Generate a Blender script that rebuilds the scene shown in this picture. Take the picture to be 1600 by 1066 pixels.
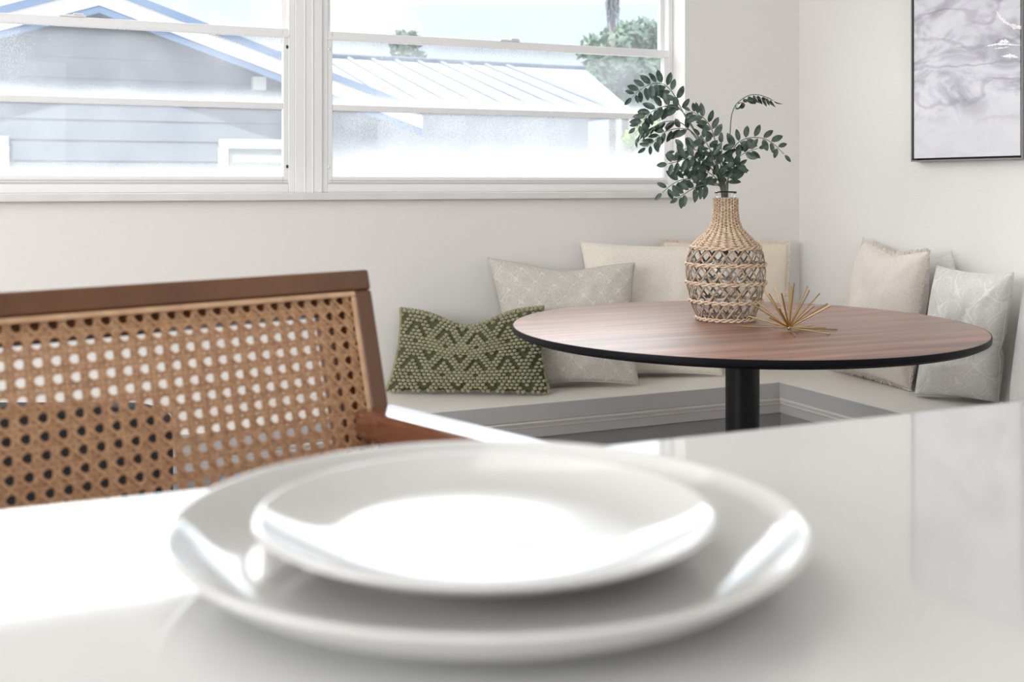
import bpy, math, random
from mathutils import Vector, Matrix, noise
R_ = random.Random(7)
for o in list(bpy.data.objects): bpy.data.objects.remove(o)
sc = bpy.context.scene
COL = sc.collection
F = 1765.0; CAMZ = 1.06; HY = 288.0           # focal length in px, eye height, horizon row
# ---------------------------------------------------------------- camera
cd = bpy.data.cameras.new('camera'); cam = bpy.data.objects.new('camera', cd); COL.objects.link(cam)
cam.location = (0, 0, CAMZ); cam.rotation_euler = (math.radians(90), 0, 0)
cd.sensor_width = 36; cd.lens = 36 * F / 1600; cd.shift_y = (HY - 533) / 1600
cd.clip_start = .02; cd.clip_end = 300
cd.dof.use_dof = True; cd.dof.focus_distance = 2.75; cd.dof.aperture_fstop = 7.5
sc.camera = cam
# ---------------------------------------------------------------- colour management
sc.view_settings.view_transform = 'Standard'; sc.view_settings.look = 'None'
sc.view_settings.gamma = 1; sc.view_settings.use_curve_mapping = False
sc.view_settings.exposure = 0.0
# ---------------------------------------------------------------- world: bright thinly clouded sky
w = bpy.data.worlds.new('sky'); sc.world = w; w.use_nodes = True
nt = w.node_tree; nt.nodes.clear()
out = nt.nodes.new('ShaderNodeOutputWorld'); bg = nt.nodes.new('ShaderNodeBackground')
tc = nt.nodes.new('ShaderNodeTexCoord'); nz = nt.nodes.new('ShaderNodeTexNoise'); rp = nt.nodes.new('ShaderNodeValToRGB')
nz.inputs['Scale'].default_value = 2.2; nz.inputs['Detail'].default_value = 6; nz.inputs['Distortion'].default_value = .4
rp.color_ramp.elements[0].position = .42; rp.color_ramp.elements[0].color = (.49, .565, .63, 1)
rp.color_ramp.elements[1].position = .57; rp.color_ramp.elements[1].color = (1, 1, 1, 1)
nt.links.new(tc.outputs['Generated'], nz.inputs['Vector']); nt.links.new(nz.outputs['Fac'], rp.inputs['Fac'])
nt.links.new(rp.outputs['Color'], bg.inputs['Color'])
sx = nt.nodes.new('ShaderNodeSeparateXYZ'); hi = nt.nodes.new('ShaderNodeMapRange')   # extra sky brightness added above the view, window side, to feed reflections
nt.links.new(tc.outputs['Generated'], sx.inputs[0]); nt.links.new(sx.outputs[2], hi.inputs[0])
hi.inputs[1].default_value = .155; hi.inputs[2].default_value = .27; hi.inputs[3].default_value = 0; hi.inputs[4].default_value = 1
def wmath(op, a, b):
    q = nt.nodes.new('ShaderNodeMath'); q.operation = op
    for k, x in enumerate((a, b)):
        if isinstance(x, (int, float)): q.inputs[k].default_value = x
        else: nt.links.new(x, q.inputs[k])
    return q.outputs[0]
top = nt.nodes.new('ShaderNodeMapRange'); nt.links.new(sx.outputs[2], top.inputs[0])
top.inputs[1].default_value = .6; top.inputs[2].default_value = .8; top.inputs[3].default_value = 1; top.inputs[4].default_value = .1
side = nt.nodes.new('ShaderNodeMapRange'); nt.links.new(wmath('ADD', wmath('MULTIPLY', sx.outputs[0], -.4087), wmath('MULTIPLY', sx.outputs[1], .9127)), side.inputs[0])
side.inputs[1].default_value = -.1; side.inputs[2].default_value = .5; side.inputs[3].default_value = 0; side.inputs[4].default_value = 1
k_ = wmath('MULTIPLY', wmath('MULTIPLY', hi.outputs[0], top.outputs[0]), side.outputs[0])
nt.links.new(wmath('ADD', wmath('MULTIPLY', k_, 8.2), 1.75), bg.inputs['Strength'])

nt.links.new(bg.outputs[0], out.inputs[0])
# ---------------------------------------------------------------- room frame: s = distance from right wall, n = distance from window wall
CX, CY = .992, 3.899
U = (.9127, .4087); V = (-.4087, .9127)
def R(s, n, z): return Vector((CX - s*U[0] - n*V[0], CY - s*U[1] - n*V[1], z))
def ray(px, py): return Vector(((px-800)/F, 1.0, (HY-py)/F))
def at_y(px, py, Y): r = ray(px, py); return Vector((r.x*Y, Y, CAMZ + r.z*Y))
def at_z(px, py, z): r = ray(px, py); Y = (z-CAMZ)/r.z; return Vector((r.x*Y, Y, z))
def at_n(px, py, n):
    r = ray(px, py); c = CX*V[0]+CY*V[1]-n; Y = c/(r.x*V[0]+V[1]); return Vector((r.x*Y, Y, CAMZ+r.z*Y))
def at_s(px, py, s):
    r = ray(px, py); c = CX*U[0]+CY*U[1]-s; Y = c/(r.x*U[0]+U[1]); return Vector((r.x*Y, Y, CAMZ+r.z*Y))
def SN(p): return (2.4989 - (p.x*U[0]+p.y*U[1]), 3.1533 - (p.x*V[0]+p.y*V[1]))
# ---------------------------------------------------------------- lights
def area(name, loc, look, sx, sy, power, col=(1, 1, 1)):
    l = bpy.data.lights.new(name, 'AREA'); l.shape = 'RECTANGLE'; l.size = sx; l.size_y = sy; l.energy = power; l.color = col
    o = bpy.data.objects.new(name, l); COL.objects.link(o); o.location = loc
    o.rotation_euler = (Vector(look)-Vector(loc)).to_track_quat('-Z', 'Y').to_euler(); return o
area('added_table_fill', R(2.6, 1.9, 2.42), R(2.6, 1.9, 0), 1.2, 1.2, 8, (1, .965, .92))  # unseen overhead fill, added to brighten the table corner
area('added_kitchen_fill', R(2.6, 4.3, 2.42), R(2.6, 4.3, 0), 1.2, 1.2, 5, (1, .965, .92))  # second overhead fill, added over the kitchen to lift the room
area('added_rear_fill', R(3.3, 6.25, 1.35), R(1.9, 0, 1.0), 2.6, 2.0, 54, (.98, .99, 1))  # fill light added behind the camera to brighten the window wall
area('added_side_fill', R(5.42, 2.3, 1.5), R(0, 1.6, 1.1), 2.2, 1.1, 100, (.98, .99, 1))  # fill light added at the left to brighten the right wall
sun = bpy.data.lights.new('sun', 'SUN'); sun.energy = 4.6; sun.angle = .01; so = bpy.data.objects.new('sun', sun); COL.objects.link(so)
so.rotation_euler = Vector((U[0]*.35+V[0]*.55, U[1]*.35+V[1]*.55, -.9)).to_track_quat('-Z', 'Y').to_euler()

# ================================================================= helpers
class MB:
    def __init__(s): s.v = []; s.f = []; s.uv = None
    def add(s, vs, fs):
        k = len(s.v); s.v += [Vector(x) for x in vs]; s.f += [tuple(i+k for i in f) for f in fs]
    def hexa(s, c): s.add(c, [(0, 3, 2, 1), (4, 5, 6, 7), (0, 1, 5, 4), (1, 2, 6, 5), (2, 3, 7, 6), (3, 0, 4, 7)])
    def rbox(s, s0, s1, n0, n1, z0, z1):
        s.hexa([R(s0, n0, z0), R(s1, n0, z0), R(s1, n1, z0), R(s0, n1, z0), R(s0, n0, z1), R(s1, n0, z1), R(s1, n1, z1), R(s0, n1, z1)])
        return s
    def fbox(s, fn, a0, a1, b0, b1, c0, c1):
        s.hexa([fn(a0, b0, c0), fn(a1, b0, c0), fn(a1, b1, c0), fn(a0, b1, c0), fn(a0, b0, c1), fn(a1, b0, c1), fn(a1, b1, c1), fn(a0, b1, c1)]); return s
    def lathe(s, prof, c, seg=64, closed=False):
        c = Vector(c); n = len(prof); vs = []
        for r, z in prof:
            for k in range(seg):
                a = 2*math.pi*k/seg; vs.append(c+Vector((r*math.cos(a), r*math.sin(a), z)))
        fs = []
        for i in range(n if closed else n-1):
            j = (i+1) % n
            for k in range(seg):
                l = (k+1) % seg; fs.append((i*seg+k, i*seg+l, j*seg+l, j*seg+k))
        s.add(vs, fs); return s
    def tube(s, pts, r, seg=6, flat=1.0, up=None, cap=True):
        pts = [Vector(p) for p in pts]; n = len(pts); vs = []; fs = []
        rr = r if isinstance(r, (list, tuple)) else [r]*n
        ref = Vector(up) if up is not None else None
        prev = None
        for i, p in enumerate(pts):
            t = (pts[min(i+1, n-1)]-pts[max(i-1, 0)])
            if t.length < 1e-9: t = Vector((0, 0, 1))
            t.normalize()
            q = ref if ref is not None else (prev if prev is not None else (Vector((0, 0, 1)) if abs(t.z) < .9 else Vector((1, 0, 0))))
            a = q - t*q.dot(t)
            if a.length < 1e-6: a = t.orthogonal()
            a.normalize(); b = t.cross(a); prev = a
            for k in range(seg):
                th = 2*math.pi*k/seg; vs.append(p + a*math.cos(th)*rr[i]*flat + b*math.sin(th)*rr[i])
        for i in range(n-1):
            for k in range(seg):
                l = (k+1) % seg; fs.append((i*seg+k, i*seg+l, (i+1)*seg+l, (i+1)*seg+k))
        if cap: fs.append(tuple(range(seg-1, -1, -1))); fs.append(tuple((n-1)*seg+k for k in range(seg)))
        s.add(vs, fs); return s
    def ell(s, c, e1, e2, e3, seg=8, rings=5):
        vs = [c+e3]; fs = []
        for i in range(1, rings):
            ph = math.pi*i/rings
            for k in range(seg):
                th = 2*math.pi*k/seg
                vs.append(c+e3*math.cos(ph)+(e1*math.cos(th)+e2*math.sin(th))*math.sin(ph))
        vs.append(c-e3); L = len(vs)-1
        for k in range(seg): fs.append((0, 1+k, 1+(k+1) % seg))
        for i in range(rings-2):
            for k in range(seg):
                a = 1+i*seg+k; b = 1+i*seg+(k+1) % seg; fs.append((a, a+seg, b+seg, b))
        for k in range(seg): fs.append((L, 1+(rings-2)*seg+(k+1) % seg, 1+(rings-2)*seg+k))
        s.add(vs, fs)
    def build(s, name, mat, parent=None, smooth=False, bevel=0, origin=None, mods=None, auto=False):
        me = bpy.data.meshes.new(name)
        if parent is not None:
            o0 = wloc(parent)
        elif origin is not None: o0 = Vector(origin)
        else:
            xs = [v.x for v in s.v]; ys = [v.y for v in s.v]; zs = [v.z for v in s.v]
            o0 = Vector(((min(xs)+max(xs))/2, (min(ys)+max(ys))/2, min(zs)))
        me.from_pydata([v-o0 for v in s.v], [], s.f); me.update()
        if s.uv:
            ul = me.uv_layers.new(name='UVMap')
            for lp in me.loops: ul.data[lp.index].uv = s.uv[lp.vertex_index]
        if smooth or auto: me.polygons.foreach_set('use_smooth', [True]*len(me.polygons))
        ob = bpy.data.objects.new(name, me); COL.objects.link(ob)
        if parent is not None: ob.parent = parent
        else: ob.location = o0
        if mat: me.materials.append(mat)
        if bevel:
            b = ob.modifiers.new('bevel', 'BEVEL'); b.width = bevel; b.segments = 3; b.limit_method = 'ANGLE'; b.angle_limit = .6
            me.polygons.foreach_set('use_smooth', [True]*len(me.polygons))
            wn = ob.modifiers.new('wn', 'WEIGHTED_NORMAL'); wn.keep_sharp = True
        if auto:
            me.set_sharp_from_angle(angle=math.radians(35))
        return ob
def wloc(o):
    l = Vector(o.location)
    while o.parent: o = o.parent; l += Vector(o.location)
    return l
def empty(name, loc, label, cat, group=None):
    o = bpy.data.objects.new(name, None); COL.objects.link(o); o.location = loc; o.empty_display_size = .05
    return tag(o, label, cat, group)
def tag(o, label, cat, group=None):
    o['label'] = label; o['category'] = cat
    if group: o['group'] = group
    return o
def struct(o): o['kind'] = 'structure'; return o
def cr(pts, m=8):                                # Catmull-Rom
    P = [Vector(p) for p in pts]; P = [P[0]*2-P[1]]+P+[P[-1]*2-P[-2]]; o = []
    for i in range(1, len(P)-2):
        for k in range(m):
            t = k/m; a, b, c, d = P[i-1:i+3]
            o.append(.5*((2*b)+(c-a)*t+(2*a-5*b+4*c-d)*t*t+(3*b-a-3*c+d)*t**3))
    o.append(P[-2]); return o

# ---------------------------------------------------------------- materials
def mat(name, col, rough=.5, metal=0, spec=.5, bump=None, coat=0, coat_r=.03, sheen=0, var=None, trans=0, ior=1.45, sub=0):
    m = bpy.data.materials.new(name); m.use_nodes = True; n = m.node_tree.nodes; L = m.node_tree.links
    p = n['Principled BSDF']; p.inputs['Base Color'].default_value = (*col, 1); p.inputs['Roughness'].default_value = rough
    p.inputs['Metallic'].default_value = metal; p.inputs['Specular IOR Level'].default_value = spec
    p.inputs['Coat Weight'].default_value = coat; p.inputs['Coat Roughness'].default_value = coat_r; p.inputs['Coat IOR'].default_value = 1.5
    p.inputs['Sheen Weight'].default_value = sheen; p.inputs['Transmission Weight'].default_value = trans; p.inputs['IOR'].default_value = ior
    tcn = n.new('ShaderNodeTexCoord')
    if var:                                       # (scale, other colour, stretch xyz)
        nz = n.new('ShaderNodeTexNoise'); nz.inputs['Scale'].default_value = var[0]; nz.inputs['Detail'].default_value = 5
        mp = n.new('ShaderNodeMapping'); mp.inputs['Scale'].default_value = var[2] if len(var) > 2 else (1, 1, 1)
        rp = n.new('ShaderNodeValToRGB'); rp.color_ramp.elements[0].position = .35; rp.color_ramp.elements[1].position = .65
        rp.color_ramp.elements[0].color = (*col, 1); rp.color_ramp.elements[1].color = (*var[1], 1)
        L.new(tcn.outputs['Object'], mp.inputs['Vector']); L.new(mp.outputs[0], nz.inputs['Vector']); L.new(nz.outputs['Fac'], rp.inputs['Fac']); L.new(rp.outputs[0], p.inputs['Base Color'])
    if bump:                                      # (scale, strength, distance)
        nb = n.new('ShaderNodeTexNoise'); nb.inputs['Scale'].default_value = bump[0]; nb.inputs['Detail'].default_value = 3
        b = n.new('ShaderNodeBump'); b.inputs['Strength'].default_value = bump[1]; b.inputs['Distance'].default_value = bump[2]
        L.new(tcn.outputs['Object'], nb.inputs['Vector']); L.new(nb.outputs['Fac'], b.inputs['Height']); L.new(b.outputs[0], p.inputs['Normal'])
    return m
def nodes(m): return m.node_tree.nodes, m.node_tree.links, m.node_tree.nodes['Principled BSDF']
def wood(name, cols, scale, stretch, rough, rot=0.0, coat=0, coat_r=.1, spec=.5):
    m = mat(name, cols[0], rough, coat=coat, coat_r=coat_r, spec=spec); n, L, p = nodes(m)
    tcn = n.new('ShaderNodeTexCoord'); mp = n.new('ShaderNodeMapping'); mp.inputs['Rotation'].default_value = (0, 0, rot)
    m2 = n.new('ShaderNodeMapping'); m2.inputs['Scale'].default_value = stretch
    L.new(tcn.outputs['Object'], mp.inputs[0]); L.new(mp.outputs[0], m2.inputs[0])
    a = n.new('ShaderNodeTexNoise'); a.inputs['Scale'].default_value = scale; a.inputs['Detail'].default_value = 8; a.inputs['Roughness'].default_value = .62; a.inputs['Distortion'].default_value = .35
    rp = n.new('ShaderNodeValToRGB'); e = rp.color_ramp.elements
    e[0].position = .30; e[0].color = (*cols[0], 1); e[1].position = .72; e[1].color = (*cols[-1], 1)
    for i, c in enumerate(cols[1:-1]): x = e.new(.30+.42*(i+1)/(len(cols)-1)); x.color = (*c, 1)
    L.new(m2.outputs[0], a.inputs['Vector']); L.new(a.outputs['Fac'], rp.inputs[0])
    fine = n.new('ShaderNodeTexNoise'); fine.inputs['Scale'].default_value = scale*7; fine.inputs['Detail'].default_value = 3
    L.new(m2.outputs[0], fine.inputs['Vector'])
    mx = n.new('ShaderNodeMixRGB'); mx.blend_type = 'MULTIPLY'; mx.inputs[0].default_value = .35
    L.new(rp.outputs[0], mx.inputs[1]); L.new(fine.outputs['Fac'], mx.inputs[2])
    r2 = n.new('ShaderNodeMapRange'); r2.inputs[1].default_value = .3; r2.inputs[2].default_value = .7; r2.inputs[3].default_value = .6; r2.inputs[4].default_value = 1
    L.new(fine.outputs['Fac'], r2.inputs[0]); L.new(r2.outputs[0], mx.inputs[2]); L.new(mx.outputs[0], p.inputs['Base Color'])
    b = n.new('ShaderNodeBump'); b.inputs['Strength'].default_value = .08; b.inputs['Distance'].default_value = .0004
    L.new(fine.outputs['Fac'], b.inputs['Height']); L.new(b.outputs[0], p.inputs['Normal'])
    return m
WALL = mat('painted_wall', (.80, .785, .755), .75, bump=(170, .35, .0018), spec=.25)
CEIL = mat('ceiling_paint', (.8, .79, .77), .8)
TRIMW = mat('white_frame_paint', (.80, .80, .80), .38)
SILL = mat('sill_stone', (.76, .75, .73), .35, var=(9, (.70, .69, .67)))
BENCHTOP = mat('bench_paint', (.86, .815, .765), .4, spec=.35)
BENCHGREY = mat('bench_grey_paint', (.52, .51, .505), .4)
QUARTZ = mat('white_quartz', (.60, .60, .59), .06, spec=.55, var=(6, (.62, .62, .61)))
PORC = mat('porcelain', (.58, .575, .56), .08, spec=.6, coat=.3, coat_r=.03)
BLACKM = mat('black_powder_coat', (.005, .006, .008), .33, spec=.35)
BLACKE = mat('black_table_edge', (.004, .004, .006), .5, spec=.15)
BLACKF = mat('dark_shape_black', (.006, .006, .006), .9)
BRASS = mat('brass', (.50, .36, .18), .28, metal=1)
SILVER = mat('pewter_frame', (.22, .22, .22), .4, metal=.6)
SCREW = mat('dark_metal', (.05, .05, .05), .4, metal=.8)
WALNUT = wood('walnut_veneer', [(.105, .038, .020), (.21, .078, .036), (.34, .140, .068), (.43, .195, .10)], 3.2, (.55, 7.5, 1), .55, rot=-math.atan2(U[1], U[0])+.03, spec=.3, coat=1, coat_r=.43)
WALNUT.node_tree.nodes['Principled BSDF'].inputs['Coat IOR'].default_value = 1.75
TEAK = wood('teak', [(.10, .036, .012), (.135, .052, .017), (.17, .068, .024)], 6, (1, 1, .15), .33, coat=.5, coat_r=.12)
TEAKH = wood('teak_arm', [(.14, .045, .02), (.19, .065, .028), (.25, .09, .038)], 6, (1, 1, 6), .18, coat=1, coat_r=.08, spec=.8)
CANE = mat('natural_cane', (.56, .34, .19), .5, var=(160, (.40, .215, .11)), bump=(300, .5, .001))
SPLINE = mat('cane_spline', (.66, .44, .27), .45, var=(60, (.55, .34, .2)))
RUSH = mat('seagrass', (.74, .59, .44), .65, var=(90, (.54, .39, .26)), bump=(400, .5, .001))
RUSHD = mat('seagrass_strip', (.50, .37, .26), .6, var=(70, (.28, .19, .13)), bump=(400, .5, .001))
LEAF = mat('waxy_leaf', (.018, .042, .032), .38, var=(70, (.075, .115, .092)), spec=.5)
STEM = mat('green_stem', (.13, .15, .11), .6)
FLOOR = wood('floor_planks', [(.23, .2, .18), (.32, .28, .25), (.38, .34, .3)], 3, (.6, 5, 1), .4)
GREEN = mat('olive_wool', (.27, .27, .16), .9, sheen=.2, var=(40, (.34, .335, .205)), bump=(700, .6, .001))
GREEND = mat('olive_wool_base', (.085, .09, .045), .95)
def fabric(name, col, weave=900, strength=.35, pattern=None, pcol=None, streak=None):
    m = mat(name, col, .92, sheen=.25, spec=.15); n, L, p = nodes(m)
    tcn = n.new('ShaderNodeTexCoord')
    a = n.new('ShaderNodeTexNoise'); a.inputs['Scale'].default_value = 1; a.inputs['Detail'].default_value = 4
    mp = n.new('ShaderNodeMapping'); mp.inputs['Scale'].default_value = (40, 260, 1); L.new(tcn.outputs['UV'], mp.inputs[0]); L.new(mp.outputs[0], a.inputs['Vector'])
    c = n.new('ShaderNodeTexNoise'); c.inputs['Scale'].default_value = 1; c.inputs['Detail'].default_value = 4
    mq = n.new('ShaderNodeMapping'); mq.inputs['Scale'].default_value = (260, 40, 1); L.new(tcn.outputs['UV'], mq.inputs[0]); L.new(mq.outputs[0], c.inputs['Vector'])
    ad = n.new('ShaderNodeMath'); ad.operation = 'ADD'; L.new(a.outputs['Fac'], ad.inputs[0]); L.new(c.outputs['Fac'], ad.inputs[1])
    b = n.new('ShaderNodeBump'); b.inputs['Strength'].default_value = strength; b.inputs['Distance'].default_value = .0012
    L.new(ad.outputs[0], b.inputs['Height']); L.new(b.outputs[0], p.inputs['Normal'])
    rp = n.new('ShaderNodeValToRGB'); rp.color_ramp.elements[0].position = .75/2; rp.color_ramp.elements[1].position = 1.2/2
    hf = n.new('ShaderNodeMath'); hf.operation = 'MULTIPLY'; hf.inputs[1].default_value = .5; L.new(ad.outputs[0], hf.inputs[0]); L.new(hf.outputs[0], rp.inputs[0])
    rp.color_ramp.elements[0].color = (*[x*(streak or .88) for x in col], 1); rp.color_ramp.elements[1].color = (*[min(1, x*1.04) for x in col], 1)
    last = rp.outputs[0]
    if pattern:
        # ogee trellis woven into the cloth: distorted cells, lines where two waves cancel
        dn = n.new('ShaderNodeTexNoise'); dn.inputs['Scale'].default_value = 14; dn.inputs['Detail'].default_value = 3; L.new(tcn.outputs['UV'], dn.inputs['Vector'])
        mr = n.new('ShaderNodeVectorMath'); mr.operation = 'MULTIPLY_ADD'; mr.inputs[1].default_value = (.05, .05, 0)
        L.new(dn.outputs['Color'], mr.inputs[0]); L.new(tcn.outputs['UV'], mr.inputs[2])
        sp = n.new('ShaderNodeSeparateXYZ'); L.new(mr.outputs[0], sp.inputs[0])
        def M(op, a_, b_=None):
            q = n.new('ShaderNodeMath'); q.operation = op
            for i, x in enumerate((a_, b_)):
                if x is None: continue
                if isinstance(x, (int, float)): q.inputs[i].default_value = x
                else: L.new(x, q.inputs[i])
            return q.outputs[0]
        cu = M('COSINE', M('MULTIPLY', sp.outputs[0], pattern*6.283)); cv = M('COSINE', M('MULTIPLY', sp.outputs[1], pattern*6.283*.8))
        s1 = M('ABSOLUTE', M('ADD', cu, cv)); s2 = M('ABSOLUTE', M('SUBTRACT', M('ABSOLUTE', M('ADD', cu, cv)), .9))
        l1 = M('LESS_THAN', s1, .13); l2 = M('LESS_THAN', s2, .10)
        l = M('MULTIPLY', M('MAXIMUM', l1, M('MULTIPLY', l2, .7)), M('GREATER_THAN', dn.outputs['Fac'], .45))
        mx = n.new('ShaderNodeMixRGB'); mx.inputs[2].default_value = (*pcol, 1); L.new(M('MULTIPLY', l, .75), mx.inputs[0]); L.new(last, mx.inputs[1]); last = mx.outputs[0]
    L.new(last, p.inputs['Base Color']); return m
CREAM = fabric('cream_linen', (.87, .81, .72))
PEACH = fabric('peach_cotton', (.88, .78, .66))
BLUSH = fabric('blush_cotton', (.80, .73, .665), strength=.7)
GREIGE = fabric('greige_damask', (.62, .58, .53), pattern=8, pcol=(.72, .685, .635), streak=.78)
PALE = fabric('pale_damask', (.70, .685, .655), pattern=5, pcol=(.80, .79, .765), streak=.85)
WHITEC = fabric('white_cotton', (.78, .77, .75))
# window glass with dust and water haze (the panes are dirty)
def dusty(name, base, patch, tint=(.86, .92, 1), grain=320, ring=None):
    m = bpy.data.materials.new(name); m.use_nodes = True; n = m.node_tree.nodes; L = m.node_tree.links; n.clear()
    o = n.new('ShaderNodeOutputMaterial'); tr = n.new('ShaderNodeBsdfTransparent'); tl = n.new('ShaderNodeBsdfTranslucent'); tl.inputs[0].default_value = (.38, .39, .405, 1)
    gl = n.new('ShaderNodeBsdfGlossy'); gl.inputs['Roughness'].default_value = .02
    tcn = n.new('ShaderNodeTexCoord'); a = n.new('ShaderNodeTexNoise'); a.inputs['Scale'].default_value = 5; a.inputs['Detail'].default_value = 5
    b = n.new('ShaderNodeTexNoise'); b.inputs['Scale'].default_value = grain; b.inputs['Detail'].default_value = 2
    L.new(tcn.outputs['Object'], a.inputs[0]); L.new(tcn.outputs['Object'], b.inputs[0])
    mr = n.new('ShaderNodeMapRange'); mr.inputs[1].default_value = .35; mr.inputs[2].default_value = .7; mr.inputs[3].default_value = base; mr.inputs[4].default_value = base+patch
    L.new(a.outputs['Fac'], mr.inputs[0])
    m2 = n.new('ShaderNodeMapRange'); m2.inputs[1].default_value = .35; m2.inputs[2].default_value = .65; m2.inputs[3].default_value = .8; m2.inputs[4].default_value = 1.18
    L.new(b.outputs['Fac'], m2.inputs[0])
    ml = n.new('ShaderNodeMath'); ml.operation = 'MULTIPLY'; ml.use_clamp = True; L.new(mr.outputs[0], ml.inputs[0]); L.new(m2.outputs[0], ml.inputs[1])
    last = ml.outputs[0]
    if ring:                                      # dirt gathers along the bottom and sides of the pane (UV 0..1)
        sp = n.new('ShaderNodeSeparateXYZ'); L.new(tcn.outputs['UV'], sp.inputs[0])
        e = n.new('ShaderNodeMapRange'); e.interpolation_type = 'SMOOTHSTEP'; e.inputs[1].default_value = ring[0]; e.inputs[2].default_value = 0; e.inputs[3].default_value = 0; e.inputs[4].default_value = ring[1]
        L.new(sp.outputs[1], e.inputs[0]); ad = n.new('ShaderNodeMath'); ad.use_clamp = True; L.new(last, ad.inputs[0]); L.new(e.outputs[0], ad.inputs[1]); last = ad.outputs[0]
    mx = n.new('ShaderNodeMixShader'); L.new(last, mx.inputs[0]); L.new(tr.outputs[0], mx.inputs[1]); L.new(tl.outputs[0], mx.inputs[2])
    m3 = n.new('ShaderNodeMixShader'); fr = n.new('ShaderNodeFresnel'); fr.inputs[0].default_value = 1.3
    L.new(fr.outputs[0], m3.inputs[0]); L.new(mx.outputs[0], m3.inputs[1]); L.new(gl.outputs[0], m3.inputs[2]); L.new(m3.outputs[0], o.inputs[0])
    return m
GLASS_CLEAN = dusty('window_glass', .10, .12)
GLASS_DUST = dusty('window_glass_dusty', .28, .22, ring=(.25, .6))
GLASS_DIRTY = dusty('window_glass_hazed', .36, .30, ring=(.7, .7))
BOTTLE = mat('clear_glass', (.93, .96, .97), .02, trans=1, ior=1.25)

# ================================================================= room shell
ZT = 2.5
SZ = 1.036           # sill top
W0, W1, WT = .465, 2.94, 1.915   # window opening in s and its head
m = MB(); T = .12
m.rbox(-.15, W0, -T, 0, 0, ZT); m.rbox(W1, 5.2, -T, 0, 0, ZT); m.rbox(W0, W1, -T, 0, 0, SZ-.021); m.rbox(W0, W1, -T, 0, WT, ZT)
struct(m.build('wall_back', WALL))
struct(MB().rbox(-.15, 0, 0, 6.4, 0, ZT).build('wall_right', WALL))
m = MB(); m.rbox(5.2, 5.35, -T, 1.2, 0, ZT); m.rbox(5.2, 5.35, 3.4, 6.4, 0, ZT); m.rbox(5.2, 5.35, 1.2, 3.4, 0, .95); m.rbox(5.2, 5.35, 1.2, 3.4, 2.05, ZT)
struct(m.build('wall_left', WALL))
m = MB()
for a in (1.2, 2.275, 3.35): m.rbox(5.25, 5.32, a, a+.05, .95, 2.05)
m.rbox(5.25, 5.32, 1.2, 3.4, .95, 1.0); m.rbox(5.25, 5.32, 1.2, 3.4, 2.0, 2.05)
struct(m.build('window_3', TRIMW))  # unseen window frame, added as an opening for the side fill
m = MB(); m.rbox(-.15, 2.0, 6.4, 6.55, 0, ZT); m.rbox(4.6, 5.35, 6.4, 6.55, 0, ZT); m.rbox(2.0, 4.6, 6.4, 6.55, 2.1, ZT)
struct(m.build('wall_front', WALL))
m = MB()
for a in (2.0, 3.27, 4.54): m.rbox(a, a+.06, 6.42, 6.5, 0, 2.1)
m.rbox(2.0, 4.6, 6.42, 6.5, 2.04, 2.1); m.rbox(2.0, 4.6, 6.42, 6.5, 0, .06)
struct(m.build('added_door_1', TRIMW))  # unseen patio door frame, added as an opening for the rear fill
struct(MB().rbox(-.15, 5.35, -T, 6.55, -.1, 0).build('floor', FLOOR))
struct(MB().rbox(-.15, 5.35, -T, 6.55, ZT, ZT+.1).build('ceiling', CEIL))
struct(MB().rbox(W0-.02, W1+.02, -.085, .03, SZ-.021, SZ).build('trim_1', SILL, bevel=.003))
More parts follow.
